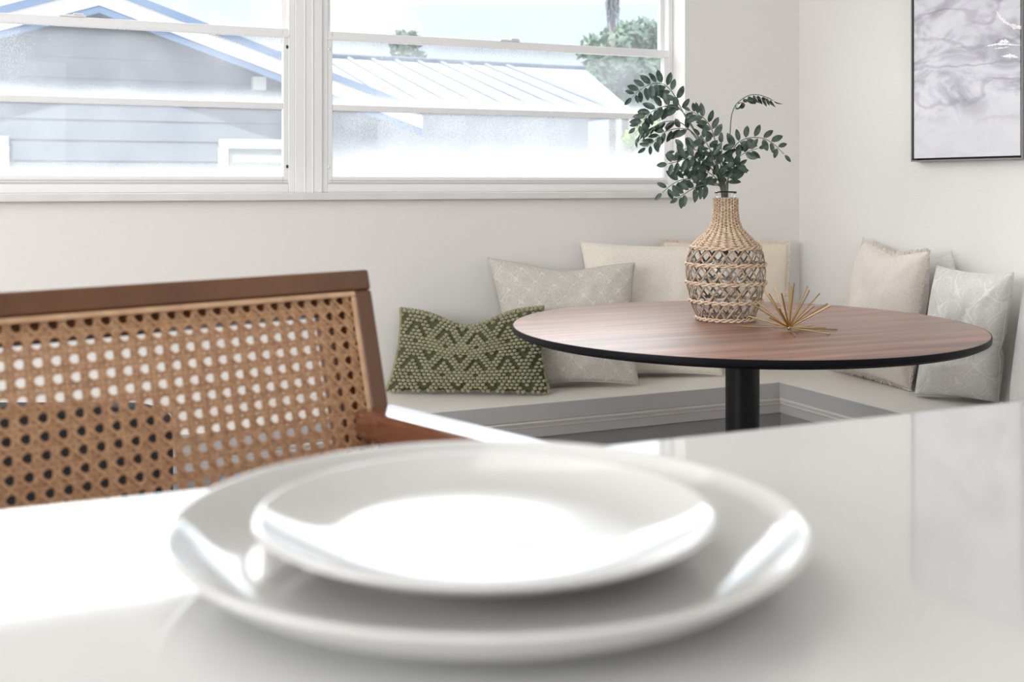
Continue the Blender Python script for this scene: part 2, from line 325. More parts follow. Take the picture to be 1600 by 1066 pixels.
# windows (two units side by side, a mullion post between them)
def window(idx, s0, s1):
    root = MB()
    d0, d1 = -.118, -.072
    j = .018
    root.rbox(s0, s0+j, d0, d1, SZ, WT); root.rbox(s1-j, s1, d0, d1, SZ, WT); root.rbox(s0+j, s1-j, d0, d1, SZ, SZ+.026); root.rbox(s0+j, s1-j, d0, d1, WT-.02, WT)
    fr = struct(root.build('window_%d' % idx, TRIMW, bevel=.002))
    def sash(z0, z1, n0, n1, name, tr, gms, st=.017):
        m = MB(); a, b = s0+j-.002, s1-j+.002
        m.rbox(a, a+st, n0, n1, z0, z1); m.rbox(b-st, b, n0, n1, z0, z1)
        m.rbox(a+st, b-st, n0, n1, z0, z0+.020); m.rbox(a+st, b-st, n0, n1, z1-tr, z1)
        zm = (z0+z1)/2
        m.rbox(a+st, b-st, n0+.004, n1-.002, zm-.0085, zm+.0085)
        o = m.build(name, TRIMW, fr, bevel=.0022)
        for (g0, g1, gm) in ((z0+.02, zm-.0085, gms[0]), (zm+.0085, z1-tr, gms[1])):
            g = MB(); nn = (n0+n1)/2
            vs = [R(b-st, nn, g0), R(a+st, nn, g0), R(a+st, nn, g1), R(b-st, nn, g1)]
            vs += [v+(R(0, .003, 0)-R(0, 0, 0)) for v in vs]
            g.add(vs[:4], [(0, 1, 2, 3)]); g.uv = [(0, 0), (1, 0), (1, 1), (0, 1)]
            g.build('pane', gm, o)
        return o
    zmid = 1.495
    lo = sash(SZ+.026, zmid+.012, -.098, -.074, 'lower_sash', .022, (GLASS_DUST if idx == 1 else GLASS_DIRTY, GLASS_DUST))
    up = sash(zmid-.010, WT-.019, -.118, -.099, 'upper_sash', .018, (GLASS_CLEAN, GLASS_CLEAN))
    # meeting-rail lip, finger pull, track lines
    m = MB(); m.rbox(s0+j, s1-j, -.074, -.069, zmid-.013, zmid-.006); m.build('rail_lip', TRIMW, lo)
    c = (s0+s1)/2+.0
    m = MB(); m.rbox(c-.035, c+.03, -.09, -.07, zmid+.012, zmid+.017); m.rbox(c-.03, c-.005, -.085, -.065, zmid+.017, zmid+.021); m.build('sash_lock', TRIMW, lo, bevel=.001)
    m = MB(); m.rbox(s0+j+.004, s1-j-.004, -.0735, -.0705, SZ+.026, SZ+.029); m.rbox(s0+j+.004, s1-j-.004, -.0735, -.0712, SZ+.034, SZ+.036); m.build('track_seal', BENCHGREY, fr)
    for s_ in (s0+j+.004, s1-j-.004):
        for z_ in (SZ+.075, zmid-.04):
            m = MB(); c_ = R(s_, -.0735, z_); e = R(0, .0035, 0)-R(0, 0, 0)
            m.ell(c_, Vector((U[0], U[1], 0))*.0032, Vector((0, 0, .0055)), e, 10, 6); m.build('latch_screw', SCREW if idx == 1 and s_ < s0+.1 else TRIMW, fr, smooth=True)
    return fr
MUL0, MUL1 = 1.661, 1.740
window(1, MUL1, W1); window(2, W0, MUL0)
m = MB(); m.rbox(MUL0, MUL1, -.118, -.066, SZ, WT); m.rbox(MUL0+.026, MUL0+.03, -.067, -.064, SZ, WT); m.rbox(MUL0+.049, MUL0+.053, -.067, -.064, SZ, WT)
struct(m.build('trim_2', TRIMW, bevel=.0015))

# ================================================================= built-in bench
BH, BD = .46, .357
def Lpoly(d0, d1, z0, z1, m, s_end=4.2, n_end=2.6):
    # L-shaped strip between offsets d0<d1 from the two walls
    P = [(d0, d0), (s_end, d0), (s_end, d1), (d1, d1), (d1, n_end), (d0, n_end)]
    vs = [R(a, b, z0) for a, b in P]+[R(a, b, z1) for a, b in P]
    m.add(vs, [(0, 1, 2, 3), (0, 3, 4, 5), (6, 9, 8, 7), (6, 11, 10, 9)]+[(i, i+6, (i+1) % 6+6, (i+1) % 6) for i in range(6)])
bench = empty('corner_bench', R(.36, .36, 0), 'built-in white corner bench with a grey moulded front under the window', 'bench')
m = MB(); Lpoly(.001, BD, BH-.044, BH, m); m.build('seat_slab', BENCHTOP, bench)
m = MB(); Lpoly(BD+.0002, BD+.004, BH-.046, BH-.0015, m); m.build('seat_fascia', BENCHGREY, bench)
m = MB()
prof = [(BD-.012, BH-.044), (BD-.002, BH-.047), (BD+.001, BH-.053), (BD-.003, BH-.059), (BD-.011, BH-.062), (BD-.014, BH-.07)]
P = []
for d, z in prof: P.append([R(4.2, d, z), R(d, d, z), R(d, 2.6, z)])
for i in range(len(P)-1):
    for k in range(2): m.add([P[i][k], P[i][k+1], P[i+1][k+1], P[i+1][k]], [(0, 1, 2, 3)])
m.build('cove_moulding', BENCHTOP, bench, auto=True)
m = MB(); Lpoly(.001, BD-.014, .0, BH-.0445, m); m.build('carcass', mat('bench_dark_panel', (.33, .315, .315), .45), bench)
m = MB(); Lpoly(BD-.0139, BD-.006, BH-.094, BH-.07, m); m.build('face_rail', BENCHGREY, bench)
m = MB(); Lpoly(BD-.0139, BD-.006, .0, .09, m); m.build('toe_rail', BENCHGREY, bench)

# ================================================================= kitchen island
isl = empty('kitchen_island', R(2.2, 3.1, 0), 'white quartz topped kitchen island filling the foreground under the plates', 'counter')
NI = 3.1533-.61
m = MB(); m.rbox(.95, 4.3, NI, NI+1.15, .86, .90); m.build('countertop', QUARTZ, isl, bevel=.003)
m = MB(); m.rbox(1.1, 4.15, NI+.35, NI+1.1, 0, .86); m.build('island_body', BENCHGREY, isl)

# ================================================================= plates
CZ = .90
def plate(name, c, R0, H, base, well, label, cat, grp=None, th=.0034, foot=.004):
    c = Vector(c)
    # section of a coupe plate: foot, outside wall, rim, inside slope, flat well
    rf = well*.92
    outp = [(0, foot*.5), (rf-.006, foot*.5), (rf-.003, 0), (rf, 0), (rf+.003, foot*.6), (well+.004, foot+.0005)]
    N = 14
    for i in range(1, N+1):
        t = i/N; r = well+.004+(R0-well-.004)*t; z = foot+.0005+(H-foot-th*.55-.0005)*(t**1.9); outp.append((r, z))
    rim = [(R0+.0008, H-th*.35), (R0+.0006, H-.0006), (R0-.0008, H), (R0-.0028, H-.0004)]
    inn = []
    for i in range(N+1):
        t = 1-i/N; r = well+(R0-.004-well)*t; z = foot+th+(H-.0012-foot-th)*(t**1.95); inn.append((r, z))
    inn += [(well-.004, foot+th-.0002), (well*.5, foot+th-.0004), (0, foot+th-.0004)]
    m = MB(); m.lathe(outp+rim+inn, c, 128)
    o = m.build(name, PORC, None, smooth=True, origin=c)
    return tag(o, label, cat, grp)
PY = .474
plate('dinner_plate', (-.0097, PY, CZ+.0004), .1316, .0225, 0, .098, 'large white dinner plate lying on the countertop under the smaller plate', 'plate')
plate('salad_plate', (-.0108, PY, CZ+.0082), .0952, .0172, 0, .058, 'smaller white plate stacked on top of the large dinner plate', 'plate')

# ================================================================= round table
TX, TY, TR, TH = .526, 2.578, .525, .74
tab = empty('round_table', (TX, TY, 0), 'round walnut table with black edge on a black pedestal in front of the corner bench', 'table')
m = MB(); m.lathe([(0, TH), (TR-.004, TH), (TR-.002, TH-.0006)], (TX, TY, 0), 160); m.lathe([(0, TH-.004), (TR-.004, TH-.004), (TR-.002, TH-.0006)], (TX, TY, 0), 160); m.build('tabletop', WALNUT, tab, auto=True)
m = MB(); m.lathe([(TR-.0045, TH-.0002), (TR, TH-.0008), (TR+.0008, TH-.004), (TR, TH-.013), (TR-.012, TH-.0195), (TR-.07, TH-.023), (0, TH-.023)], (TX, TY, 0), 160); m.build('table_edge', BLACKE, tab, auto=True)
m = MB(); m.lathe([(0, TH-.03), (.16, TH-.03), (.16, TH-.024), (0, TH-.024)], (TX, TY, 0), 48); m.build('mounting_plate', BLACKM, tab, auto=True)
m = MB(); m.lathe([(.0385, TH-.03), (.0385, .03)], (TX, TY, 0), 48); m.build('pedestal', BLACKM, tab, smooth=True)
m = MB(); m.lathe([(0, .03), (.06, .03), (.24, .016), (.275, .010), (.28, 0), (0, 0)], (TX, TY, 0), 64); m.build('table_base', BLACKM, tab, auto=True)

# ================================================================= vase
VX, VY, VZ = .503, 2.66, TH
vc = Vector((VX, VY, VZ+.001))
vase = empty('wicker_vase', (VX, VY, VZ), 'glass bottle vase in an open seagrass lattice, standing on the round table', 'vase')
def vr(z):                                       # outside radius of the wicker by height
    K = [(0, .066), (.012, .070), (.046, .083), (.089, .0915), (.118, .093), (.150, .0895), (.173, .080), (.190, .064), (.203, .050), (.218, .037), (.235, .031), (.26, .0285), (.289, .0285)]
    for (a, b), (c, d) in zip(K, K[1:]):
        if z <= c:
            t = (z-a)/(c-a); t = max(0, min(1, t)); return b+(d-b)*(t*t*(3-2*t)*.35+t*.65)
    return K[-1][1]
m = MB()
po = [(0, .003)]+[(max(.001, vr(z)-.006), z) for z in [.003+.297*i/48 for i in range(47)]]+[(.0245, .296), (.0262, .300), (.0245, .3025), (.0225, .299)]
pi_ = [(max(.001, vr(z)-.0085), z) for z in [.296-.290*i/40 for i in range(41)]]+[(0, .006)]
m.lathe(po+pi_, vc, 64); m.build('glass_bottle', BOTTLE, vase, smooth=True)
def twist_ring(m, z, r, rad=.0023, tw=26, strands=2):
    N = tw*10
    for s_ in range(strands):
        pts = []
        for i in range(N+1):
            a = 2*math.pi*i/N; ph = a*tw/1.0/2+s_*2*math.pi/strands
            rr = r+.0016*math.cos(ph); zz = z+.0028*math.sin(ph)
            pts.append(vc+Vector((rr*math.cos(a), rr*math.sin(a), zz)))
        m.tube(pts, rad, 6, cap=False)
zs = [.004, .046, .089, .132, .171]
m = MB()
NS = 18
for i in range(4):
    z0, z1 = zs[i], zs[i+1]
    for k in range(NS):
        for d in (1, -1):
            a0 = 2*math.pi*(k+R_.uniform(-.12, .12)+(.5 if i % 2 else 0))/NS; a1 = a0+d*2*math.pi*1.0/NS*1.15
            pts = []; off = .0012*d
            for j in range(7):
                t = j/6; a = a0+(a1-a0)*t; z = z0+(z1-z0)*t; r = vr(z)-.0015+off
                pts.append(vc+Vector((r*math.cos(a), r*math.sin(a), z)))
            am = (a0+a1)/2
            m.tube(pts, .0026, 6, flat=.32, up=(math.cos(am), math.sin(am), 0))
m.build('lattice', RUSHD, vase, smooth=True)
for z in zs:
    m = MB(); twist_ring(m, z+(0 if z > .01 else .001), vr(z)+.0012); m.build('twisted_ring', RUSH, vase, smooth=True)
m = MB(); z = .1745; row = 0
while z < .288:
    # rows of twined seagrass: short arcs over upright warps
    nc = 24
    r = vr(z); dz = .0036*(.75+.25*min(1, 1)); slope = (vr(z+.002)-vr(z-.002))/.004
    for k in range(nc):
        a = 2*math.pi*(k+.0*row)/nc+R_.uniform(-.02, .02)
        er = Vector((math.cos(a), math.sin(a), 0)); et = Vector((-math.sin(a), math.cos(a), 0))
        ez = (Vector((0, 0, 1))+er*slope).normalized(); nn = et.cross(ez)*-1
        nn = ez.cross(et)*-1 if ez.cross(et).dot(er) < 0 else ez.cross(et)
        wdt = math.pi*r/nc
        c = vc+er*(r-.0005)+Vector((0, 0, z+R_.uniform(-.0003, .0003)))
        tl = .25
        m.ell(c, (et+ez*(tl if (k+row) % 2 else -tl))*wdt*.98, ez*.00185, nn*.0028, 8, 5)
    z += .0037/math.sqrt(1+slope*slope); row += 1
nk = m.build('woven_neck', RUSH, vase, smooth=True)
MB().lathe([(vr(.173+.115*i/20)-.0022, .173+.115*i/20) for i in range(21)], vc, 48).build('upright_cords', RUSHD, nk, smooth=True)

# ================================================================= brass starburst ornament
SC = (1233, 512)
hub = at_y(SC[0], SC[1], 2.46)
orn = empty('starburst_ornament', (hub.x, hub.y, TH), 'small brass starburst ornament of thin rods on the table beside the vase', 'ornament')
ends = [(655,695,1),(690,720,0),(600,770,1),(570,785,0),(725,660,1),(773,718,-1),(822,643,0),(838,672,1),(856,650,-1),(945,670,1),(957,700,-1),(1027,718,1),(990,800,-1),(1078,787,1),(1098,800,-1),(688,878,-1),(755,815,-1),(550,870,1)]
tips = []
for x, y, sg in ends:
    px, py = 1040+x/4.263, 290+y/4.263
    k = hub.y/F; dx, dz = (px-SC[0])*k, -(py-SC[1])*k
    L2 = .105**2-dx*dx-dz*dz; dy = sg*math.sqrt(max(L2, 0))*.75
    tips.append(at_y(px, py, hub.y+dy))
for x, y in [(980,932),(1065,945),(1143,958),(1095,988),(863,1003),(510,937)]:
    tips.append(at_z(1040+x/4.263, 290+y/4.263, TH+.0022))
for t in tips: MB().tube([hub+(t-hub)*.03, t], .00165, 8).build('rod', BRASS, orn, smooth=False)
m = MB(); m.ell(hub, Vector((.006, 0, 0)), Vector((0, .006, 0)), Vector((0, 0, .006)), 12, 8); m.build('hub', BRASS, orn, smooth=True)

# ================================================================= plant in the vase
plant = empty('leafy_greenery', (VX, VY, VZ+.006), 'arching stems of dark green oval leaves standing in the wicker vase', 'plant')
def leaf(m, base, d, nrm, L, W):
    d = d.normalized(); nrm = (nrm-d*nrm.dot(d)).normalized(); sd = d.cross(nrm)
    N = 7; vs = []; fs = []; cup = R_.uniform(.12, .4); bend = R_.uniform(-.05, .28)
    for i in range(N):
        t = i/(N-1); w = W*.5*math.sin(math.pi*min(1, t**.9))**.62 if 0 < t < 1 else W*.02
        c = base+d*L*t-nrm*L*bend*t*t
        vs += [c-sd*w+nrm*w*cup, c-sd*w*.5+nrm*w*cup*.35, c, c+sd*w*.5+nrm*w*cup*.35, c+sd*w+nrm*w*cup]
    for i in range(N-1):
        for k in range(4): fs.append((i*5+k, i*5+k+1, i*5+5+k+1, i*5+5+k))
    m.add(vs, fs)
def branch(pts, dys, n, t0=.35, L=.034, W=.0155, mode='flat', spread=55, sides=(1, -1), r=.0012):
    P = [at_y(p[0], p[1], VY+dy) for p, dy in zip(pts, dys)]
    P = cr(P, 8); 
    rt = MB().tube(P, [r*(1.35-.7*i/(len(P)-1)) for i in range(len(P))], 6).build('branch', STEM, plant, smooth=True)
    m = MB(); N = len(P)-1
    for i in range(n):
        t = t0+(1-t0)*i/(n-1); x = t*N; k = min(N-1, int(x)); p = P[k].lerp(P[k+1], x-k)
        tg = (P[min(k+2, N)]-P[max(k-1, 0)]).normalized()
        toc = Vector((0, -1, .12)).normalized()
        sd = tg.cross(toc).normalized()
        for s_ in (sides if i < n-1 else (0,)):
            if i < n-1 and len(sides) == 2 and R_.random() < .06: continue
            a = math.radians(spread+R_.uniform(-12, 12)) if s_ else R_.uniform(-.15, .15)
            if mode == 'flat': side = sd*s_ if s_ else sd; nn = toc+Vector((R_.uniform(-.35, .35), 0, R_.uniform(-.3, .5)))
            elif mode == 'edge': side = (toc*s_*.7+Vector((0, 0, -.75))); nn = sd+toc*.25*s_
            else: side = (sd*s_*.8+toc*R_.uniform(-.6, .6)+Vector((0, 0, -.25))); nn = toc+Vector((R_.uniform(-.7, .7), 0, R_.uniform(-.6, .8)))
            d = tg*math.cos(a)+side.normalized()*math.sin(a) if s_ else tg*math.cos(a)+side*math.sin(a)
            sc_ = (1 if t < .9 else .85)*R_.uniform(.85, 1.1)*(.8+.2*math.sin(math.pi*t))
            leaf(m, p+d*.0025, d, nn, L*sc_, W*sc_*R_.uniform(.9, 1.12))
    m.build('foliage', LEAF, rt, smooth=True)
NK = (1131, 303)
def st(x, y=300): return (x, y)
B = [
 ([(1131,400),(1130,300),(1118,262),(1098,226),(1075,189),(1064,169),(1051,145),(1039,133),(1026,130),(1011,134),(997,143),(988,152)], [0,0,.0,.01,.02,.02,.02,.02,.01,0,0,0], 11, .45, 'flat', 62),
 ([(1130,400),(1129,300),(1112,255),(1092,215),(1066,174),(1044,166),(1027,170),(1013,179),(1003,191),(994,199)], [0,0,-.01,-.02,-.03,-.03,-.04,-.04,-.04,-.04], 9, .48, 'mix', 58),
 ([(1133,395),(1127,300),(1110,250),(1085,210),(1068,201),(1047,203),(1033,210),(1020,223),(1010,230)], [0,0,.02,.05,.06,.07,.07,.07,.07], 8, .45, 'mix', 55),
 ([(1132,395),(1128,300),(1108,248),(1070,196),(1040,190),(1022,198),(1003,208),(993,220)], [.01,.0,.03,.06,.08,.09,.1,.1], 8, .5, 'edge', 50),
 ([(1134,400),(1132,300),(1127,262),(1117,219),(1111,200),(1100,185),(1088,178),(1080,174)], [0,0,-.01,-.02,-.02,-.03,-.03,-.03], 7, .45, 'flat', 50),
 ([(1136,400),(1137,300),(1138,262),(1140,226),(1142,189),(1145,174),(1152,161),(1168,150),(1183,148),(1198,152),(1208,157)], [0,0,.01,.02,.02,.03,.03,.03,.02,.02,.02], 10, .56, 'edge', 60),
 ([(1137,400),(1137,300),(1140,262),(1147,232),(1158,220),(1175,215),(1194,217),(1210,226),(1225,241)], [0,0,-.01,-.02,-.03,-.03,-.03,-.03,-.03], 8, .38, 'flat', 55),
 ([(1136,400),(1136,300),(1141,268),(1150,250),(1166,238),(1184,232)], [0,0,-.02,-.04,-.05,-.06], 6, .42, 'mix', 50),
 ([(1129,400),(1128,300),(1115,268),(1095,250),(1076,247),(1056,253),(1044,256)], [0,0,-.03,-.05,-.07,-.08,-.08], 7, .40, 'flat', 60),
 ([(1128,400),(1128,300),(1112,286),(1090,281),(1070,280),(1052,287),(1035,301)], [0,0,-.02,-.04,-.05,-.06,-.06], 8, .42, 'flat', 60),
 ([(1130,400),(1129,302),(1112,289),(1095,290),(1081,296),(1068,304),(1060,309)], [0,0,-.03,-.06,-.08,-.09,-.09], 7, .42, 'flat', 62),
 ([(1131,400),(1130,300),(1118,262),(1102,240),(1085,234),(1068,233),(1056,236)], [0,0,-.02,-.04,-.05,-.06,-.06], 8, .40, 'mix', 60),
 ([(1132,400),(1131,300),(1122,268),(1112,240),(1103,222),(1094,212)], [0,0,-.03,-.05,-.06,-.07], 7, .36, 'mix', 55),
 ([(1133,400),(1133,300),(1131,268),(1128,244),(1127,225)], [0,0,-.03,-.04,-.05], 6, .4, 'mix', 50),
 ([(1131,400),(1130,300),(1120,280),(1104,268),(1088,264),(1070,263)], [0,0,-.02,-.03,-.05,-.05], 8, .38, 'mix', 60),
 ([(1134,400),(1134,300),(1138,280),(1146,264),(1154,258)], [0,0,-.02,-.03,-.04], 6, .4, 'mix', 50),
]
for pts, dys, n, t0, mode, sp in B: branch(pts, dys, n, t0, mode=mode, spread=sp)

# ================================================================= cushions
def cushion(name, c4, th, mt, label, group=None, fringe=False, beads=False, sag=0., pinch=.05, seed=0, flip=False, crease=None, bot_th=None, piping=None, wr=.004, skew=0, expo=.42):
    TL, TRc, BR, BL = [Vector(c) for c in c4]
    nrm = ((TRc-TL)+(BR-BL)).cross((TL-BL)+(TRc-BR)).normalized()
    if nrm.y > 0: nrm = -nrm
    W = ((TRc-TL).length+(BR-BL).length)/2; H = ((TL-BL).length+(TRc-BR).length)/2
    up = ((TL-BL)+(TRc-BR)).normalized(); rt = ((TRc-TL)+(BR-BL)).normalized()
    def outline(u, v):
        # pull edges in between the corners
        uu = u*(1-pinch*(1-v*v)); vv = v*(1-pinch*.9*(1-u*u))
        if crease: uu -= .07*math.exp(-((v-crease)/.09)**2)*max(0, u)
        a = (uu+1)/2; b = (vv+1)/2
        p = (BL*(1-a)+BR*a)*(1-b)+(TL*(1-a)+TRc*a)*b
        if sag: p = p - up*sag*max(0, (v+1)/2)**1.5*math.exp(-(u-skew)**2/.22)
        return p
    def thick(u, v):
        e = max(0, (1-abs(u)**2.6))*max(0, (1-abs(v)**2.6)); f = e**expo
        if bot_th: f *= 1+bot_th*(-v)
        if crease: f *= 1-.6*math.exp(-((v-crease-.12*u)/.085)**2)*max(0, min(1, (u+.7)))
        return th*.5*f
    def surf(u, v, side):
        q = outline(u, v); t = thick(u, v)
        nzv = noise.noise(Vector((u*1.6+seed, v*1.6, side*3+seed)))*1.0+noise.noise(Vector((u*5+seed*2, v*3.5, side*3)))*.45
        edge = (1-abs(u)**4)*(1-abs(v)**4)
        # gathers running in from the corners
        g = 0
        for cu in (-1, 1):
            for cv in (-1, 1):
                du, dv = u-cu, v-cv; rr = math.hypot(du, dv); an = math.atan2(dv*cv, du*cu)
                g += math.sin(an*9+seed+cu)*math.exp(-((rr-.35)/.28)**2)
        return q+nrm*side*(t+wr*(nzv*1.6*edge)+wr*.4*g*edge)
    N = 44; mb = MB(); idx = {}
    def grid(side):
        k0 = len(mb.v)
        for j in range(N+1):
            for i in range(N+1):
                u = math.sin((i/N-.5)*math.pi)*.55+(i/N*2-1)*.45; v = math.sin((j/N-.5)*math.pi)*.55+(j/N*2-1)*.45
                mb.v.append(surf(u, v, side)); uvs.append((u*.5*W/.45, v*.5*H/.45))
        for j in range(N):
            for i in range(N):
                a = k0+j*(N+1)+i; q = (a, a+1, a+N+2, a+N+1); mb.f.append(q if side > 0 else q[::-1])
    uvs = []; grid(1); grid(-1); mb.uv = uvs
    zmin = min(v.z for v in mb.v)
    for v in mb.v: v.z = max(v.z, BH+.0015)
    base = Vector(((BL.x+BR.x)/2, (BL.y+BR.y)/2, BH+.001))
    need = piping or fringe or beads
    if need:
        root = empty(name, base, label, 'cushion', group); ob = mb.build('cushion_body', mt, root, smooth=True)
    else:
        ob = mb.build(name, mt, None, smooth=True, origin=base); tag(ob, label, 'cushion', group); root = ob
    ed = [(t, 1) for t in [x/20-1 for x in range(0, 41)]]+[(1, -t) for t in [x/20-1 for x in range(1, 41)]]+[(-t, -1) for t in [x/20-1 for x in range(1, 41)]]+[(-1, t) for t in [x/20-1 for x in range(1, 41)]]
    loop = [outline(u, v) for u, v in ed]
    for p in loop: p.z = max(p.z, BH+.003)
    if piping: MB().tube(loop, .0022, 6, cap=False).build('piping', piping, root, smooth=True)
    if fringe:
        m = MB(); cen = (TL+TRc+BR+BL)/4
        for i in range(len(loop)-1):
            for k in range(7):
                p = loop[i].lerp(loop[i+1], k/7); o = (p-cen).normalized()
                e = p+o*R_.uniform(.008, .017)+nrm*R_.uniform(-.004, .007)+rt*R_.uniform(-.003, .003)+up*R_.uniform(-.003, .003)
                e.z = max(e.z, BH+.002)
                m.tube([p, p.lerp(e, .5)+nrm*R_.uniform(-.001, .003), e], [.0017, .0014, .001], 4)
        m.tube(loop, .0026, 6, cap=False); m.build('fringe', mt, root)
    if beads:
        m = MB(); nu, nv = 32, 24; 
        for j in range(nv):
            for i in range(nu):
                x = i+(.5 if j % 2 else 0); u = -1+2*(x+.5)/(nu+.5); v = -1+2*(j+.5)/nv
                zig = abs((x/7.0) % 1-.5)*2*5.4                          # zigzag grooves between bands of bobbles
                ph = (j+zig) % 5; low = ph < 1.7 or ph > 4.6
                if ph < 1.0: continue
                p = surf(u, v, 1); du = surf(min(1, u+.02), v, 1)-surf(max(-1, u-.02), v, 1); dv = surf(u, min(1, v+.02), 1)-surf(u, max(-1, v-.02), 1)
                nn = du.cross(dv).normalized()
                if nn.dot(nrm) < 0: nn = -nn
                pw = W/nu; 
                e1 = du.normalized()*pw*R_.uniform(.50, .56); e2 = nn.cross(du.normalized())*(H/nv)*R_.uniform(.46, .53)
                hgt = .0052 if low else .0078
                c = p+nn*(hgt*.35); c.z = max(c.z, BH+.004)
                m.ell(c, e1, e2, nn*hgt, 8, 6)
        # rounded roll of bobbles along the seam
        for i in range(0, len(loop)-1):
            for k in range(1):
                p = loop[i]; m.ell(p+Vector((0, 0, .002)), rt*.0062, nrm*.0062, up*.005, 8, 5)
        m.build('wool_bobbles', GREEN, root, smooth=True)
    return root
ZS = BH+.006
def seat_n(px, n): p = at_n(px, HY, n); p.z = ZS; return p
def seat_s(px, d_): p = at_s(px, HY, d_); p.z = ZS; return p
cushion('throw_pillow', [at_n(627, 483, .075), at_y(848, 480, 3.24), at_z(858, 614.5, ZS), at_z(604, 611, ZS)], .085, GREEND, 'small olive green bobble-knit chevron cushion at the left end of the bench', beads=True, sag=.046, pinch=.06, seed=3, wr=.003, skew=-.05)
cushion('throw_pillow', [at_n(762, 403, .04), at_n(992, 411, .17), at_z(998, 601, ZS), at_z(795, 606, ZS)], .13, GREIGE, 'greige patterned cushion leaning on the window wall behind the green one', sag=.02, pinch=.085, seed=11, piping=GREIGE, wr=.009)
cushion('throw_pillow', [at_n(908, 379, .04), at_n(1148, 384, .15), at_z(1127, 586, ZS), seat_n(925, .07)], .085, CREAM, 'large plain cream cushion on the bench between the greige cushion and the vase', pinch=.055, seed=21, piping=CREAM, wr=.010)
cushion('throw_pillow', [at_n(1036, 378, .035), at_n(1232, 381, .04), seat_n(1222, .09), seat_n(1045, .055)], .065, PEACH, 'frayed-edge cream cushion in the bench corner, seen behind the vase', fringe=True, pinch=.03, seed=31)
cushion('throw_pillow', [at_s(1350, 378, .05), at_s(1451, 394, .13), at_z(1421, 608, ZS), seat_s(1300, .07)], .135, BLUSH, 'blush fringed cushion against the right wall, nearest the room corner', fringe=True, pinch=.07, seed=41, sag=.016, wr=.010)
cushion('throw_pillow', [at_s(1462, 404, .035), at_s(1487, 389, .03), seat_s(1525, .035), seat_s(1462, .035)], .035, PALE, 'pale damask cushion mostly hidden behind two others on the right wall', pinch=.05, seed=51)
cushion('throw_pillow', [at_s(1464, 416, .145), at_s(1584, 426, .14), at_z(1560, 629, ZS), seat_s(1430, .155)], .16, PALE, 'pale damask cushion with a slumped middle fold, right of the blush one', pinch=.075, seed=61, crease=-.20, piping=PALE, wr=.011)
cushion('throw_pillow', [at_s(1604, 432, .075), at_s(1745, 420, .075), seat_s(1720, .08), seat_s(1578, .08)], .11, WHITEC, 'plain white cushion cut off by the right edge of the photo', pinch=.03, seed=71)

# ================================================================= wall art
s0, s1, z0, z1 = None, None, 1.127, 1.93
n0, n1 = .562, .968
art = empty('framed_painting', R(0, (n0+n1)/2, z0), 'abstract grey and lilac marbled canvas in a thin pewter frame on the right wall', 'painting')
m = MB(); fw = .004; fd = .034
m.rbox(.001, fd, n0, n0+fw, z0, z1); m.rbox(.001, fd, n1-fw, n1, z0, z1); m.rbox(.001, fd, n0+fw, n1-fw, z0, z0+fw); m.rbox(.001, fd, n0+fw, n1-fw, z1-fw, z1); m.build('frame', SILVER, art)
MB().rbox(.001, .012, n0+fw, n1-fw, z0+fw, z1-fw).build('backing', BLACKM, art)
A = mat('marbled_paint', (.8, .8, .83), .5); n, L, p = nodes(A)
tcn = n.new('ShaderNodeTexCoord'); mp = n.new('ShaderNodeMapping'); mp.inputs['Rotation'].default_value = (0, 0, -math.atan2(U[1], U[0])); mp.inputs['Scale'].default_value = (1, 1.3, 2.4); L.new(tcn.outputs['Object'], mp.inputs[0])
nz = n.new('ShaderNodeTexNoise'); nz.inputs['Scale'].default_value = 3.4; nz.inputs['Detail'].default_value = 7; nz.inputs['Distortion'].default_value = 1.6; nz.inputs['Roughness'].default_value = .55; L.new(mp.outputs[0], nz.inputs['Vector'])
wv = n.new('ShaderNodeTexWave'); wv.inputs['Scale'].default_value = 1.6; wv.inputs['Distortion'].default_value = 11; wv.inputs['Detail'].default_value = 4; wv.inputs['Detail Scale'].default_value = 1.6; wv.bands_direction = 'Z'; L.new(mp.outputs[0], wv.inputs['Vector'])
rp = n.new('ShaderNodeValToRGB'); e = rp.color_ramp.elements; e[0].position = .30; e[0].color = (.33, .325, .37, 1); e[1].position = .62; e[1].color = (.76, .76, .80, 1); x = e.new(.46); x.color = (.58, .58, .63, 1); x = e.new(.52); x.color = (.70, .70, .755, 1)
L.new(nz.outputs['Fac'], rp.inputs[0])
r2 = n.new('ShaderNodeValToRGB'); e = r2.color_ramp.elements; e[0].position = .0; e[0].color = (.72, .71, .75, 1); e[1].position = .10; e[1].color = (1, 1, 1, 1); L.new(wv.outputs['Fac'], r2.inputs[0])
mx = n.new('ShaderNodeMixRGB'); mx.blend_type = 'MULTIPLY'; mx.inputs[0].default_value = .8; L.new(rp.outputs[0], mx.inputs[1]); L.new(r2.outputs[0], mx.inputs[2])
sp = n.new('ShaderNodeSeparateXYZ'); L.new(tcn.outputs['Object'], sp.inputs[0])
gr = n.new('ShaderNodeMapRange'); gr.inputs[1].default_value = .09; gr.inputs[2].default_value = .16; gr.inputs[3].default_value = .85; gr.inputs[4].default_value = 0; L.new(sp.outputs[2], gr.inputs[0])
wb = n.new('ShaderNodeMath'); wb.operation = 'MULTIPLY_ADD'; wb.inputs[1].default_value = .10; L.new(nz.outputs['Fac'], wb.inputs[0]); L.new(sp.outputs[2], wb.inputs[2]); sb = n.new('ShaderNodeMath'); sb.operation = 'SUBTRACT'; sb.inputs[1].default_value = .05; L.new(wb.outputs[0], sb.inputs[0]); L.new(sb.outputs[0], gr.inputs[0])
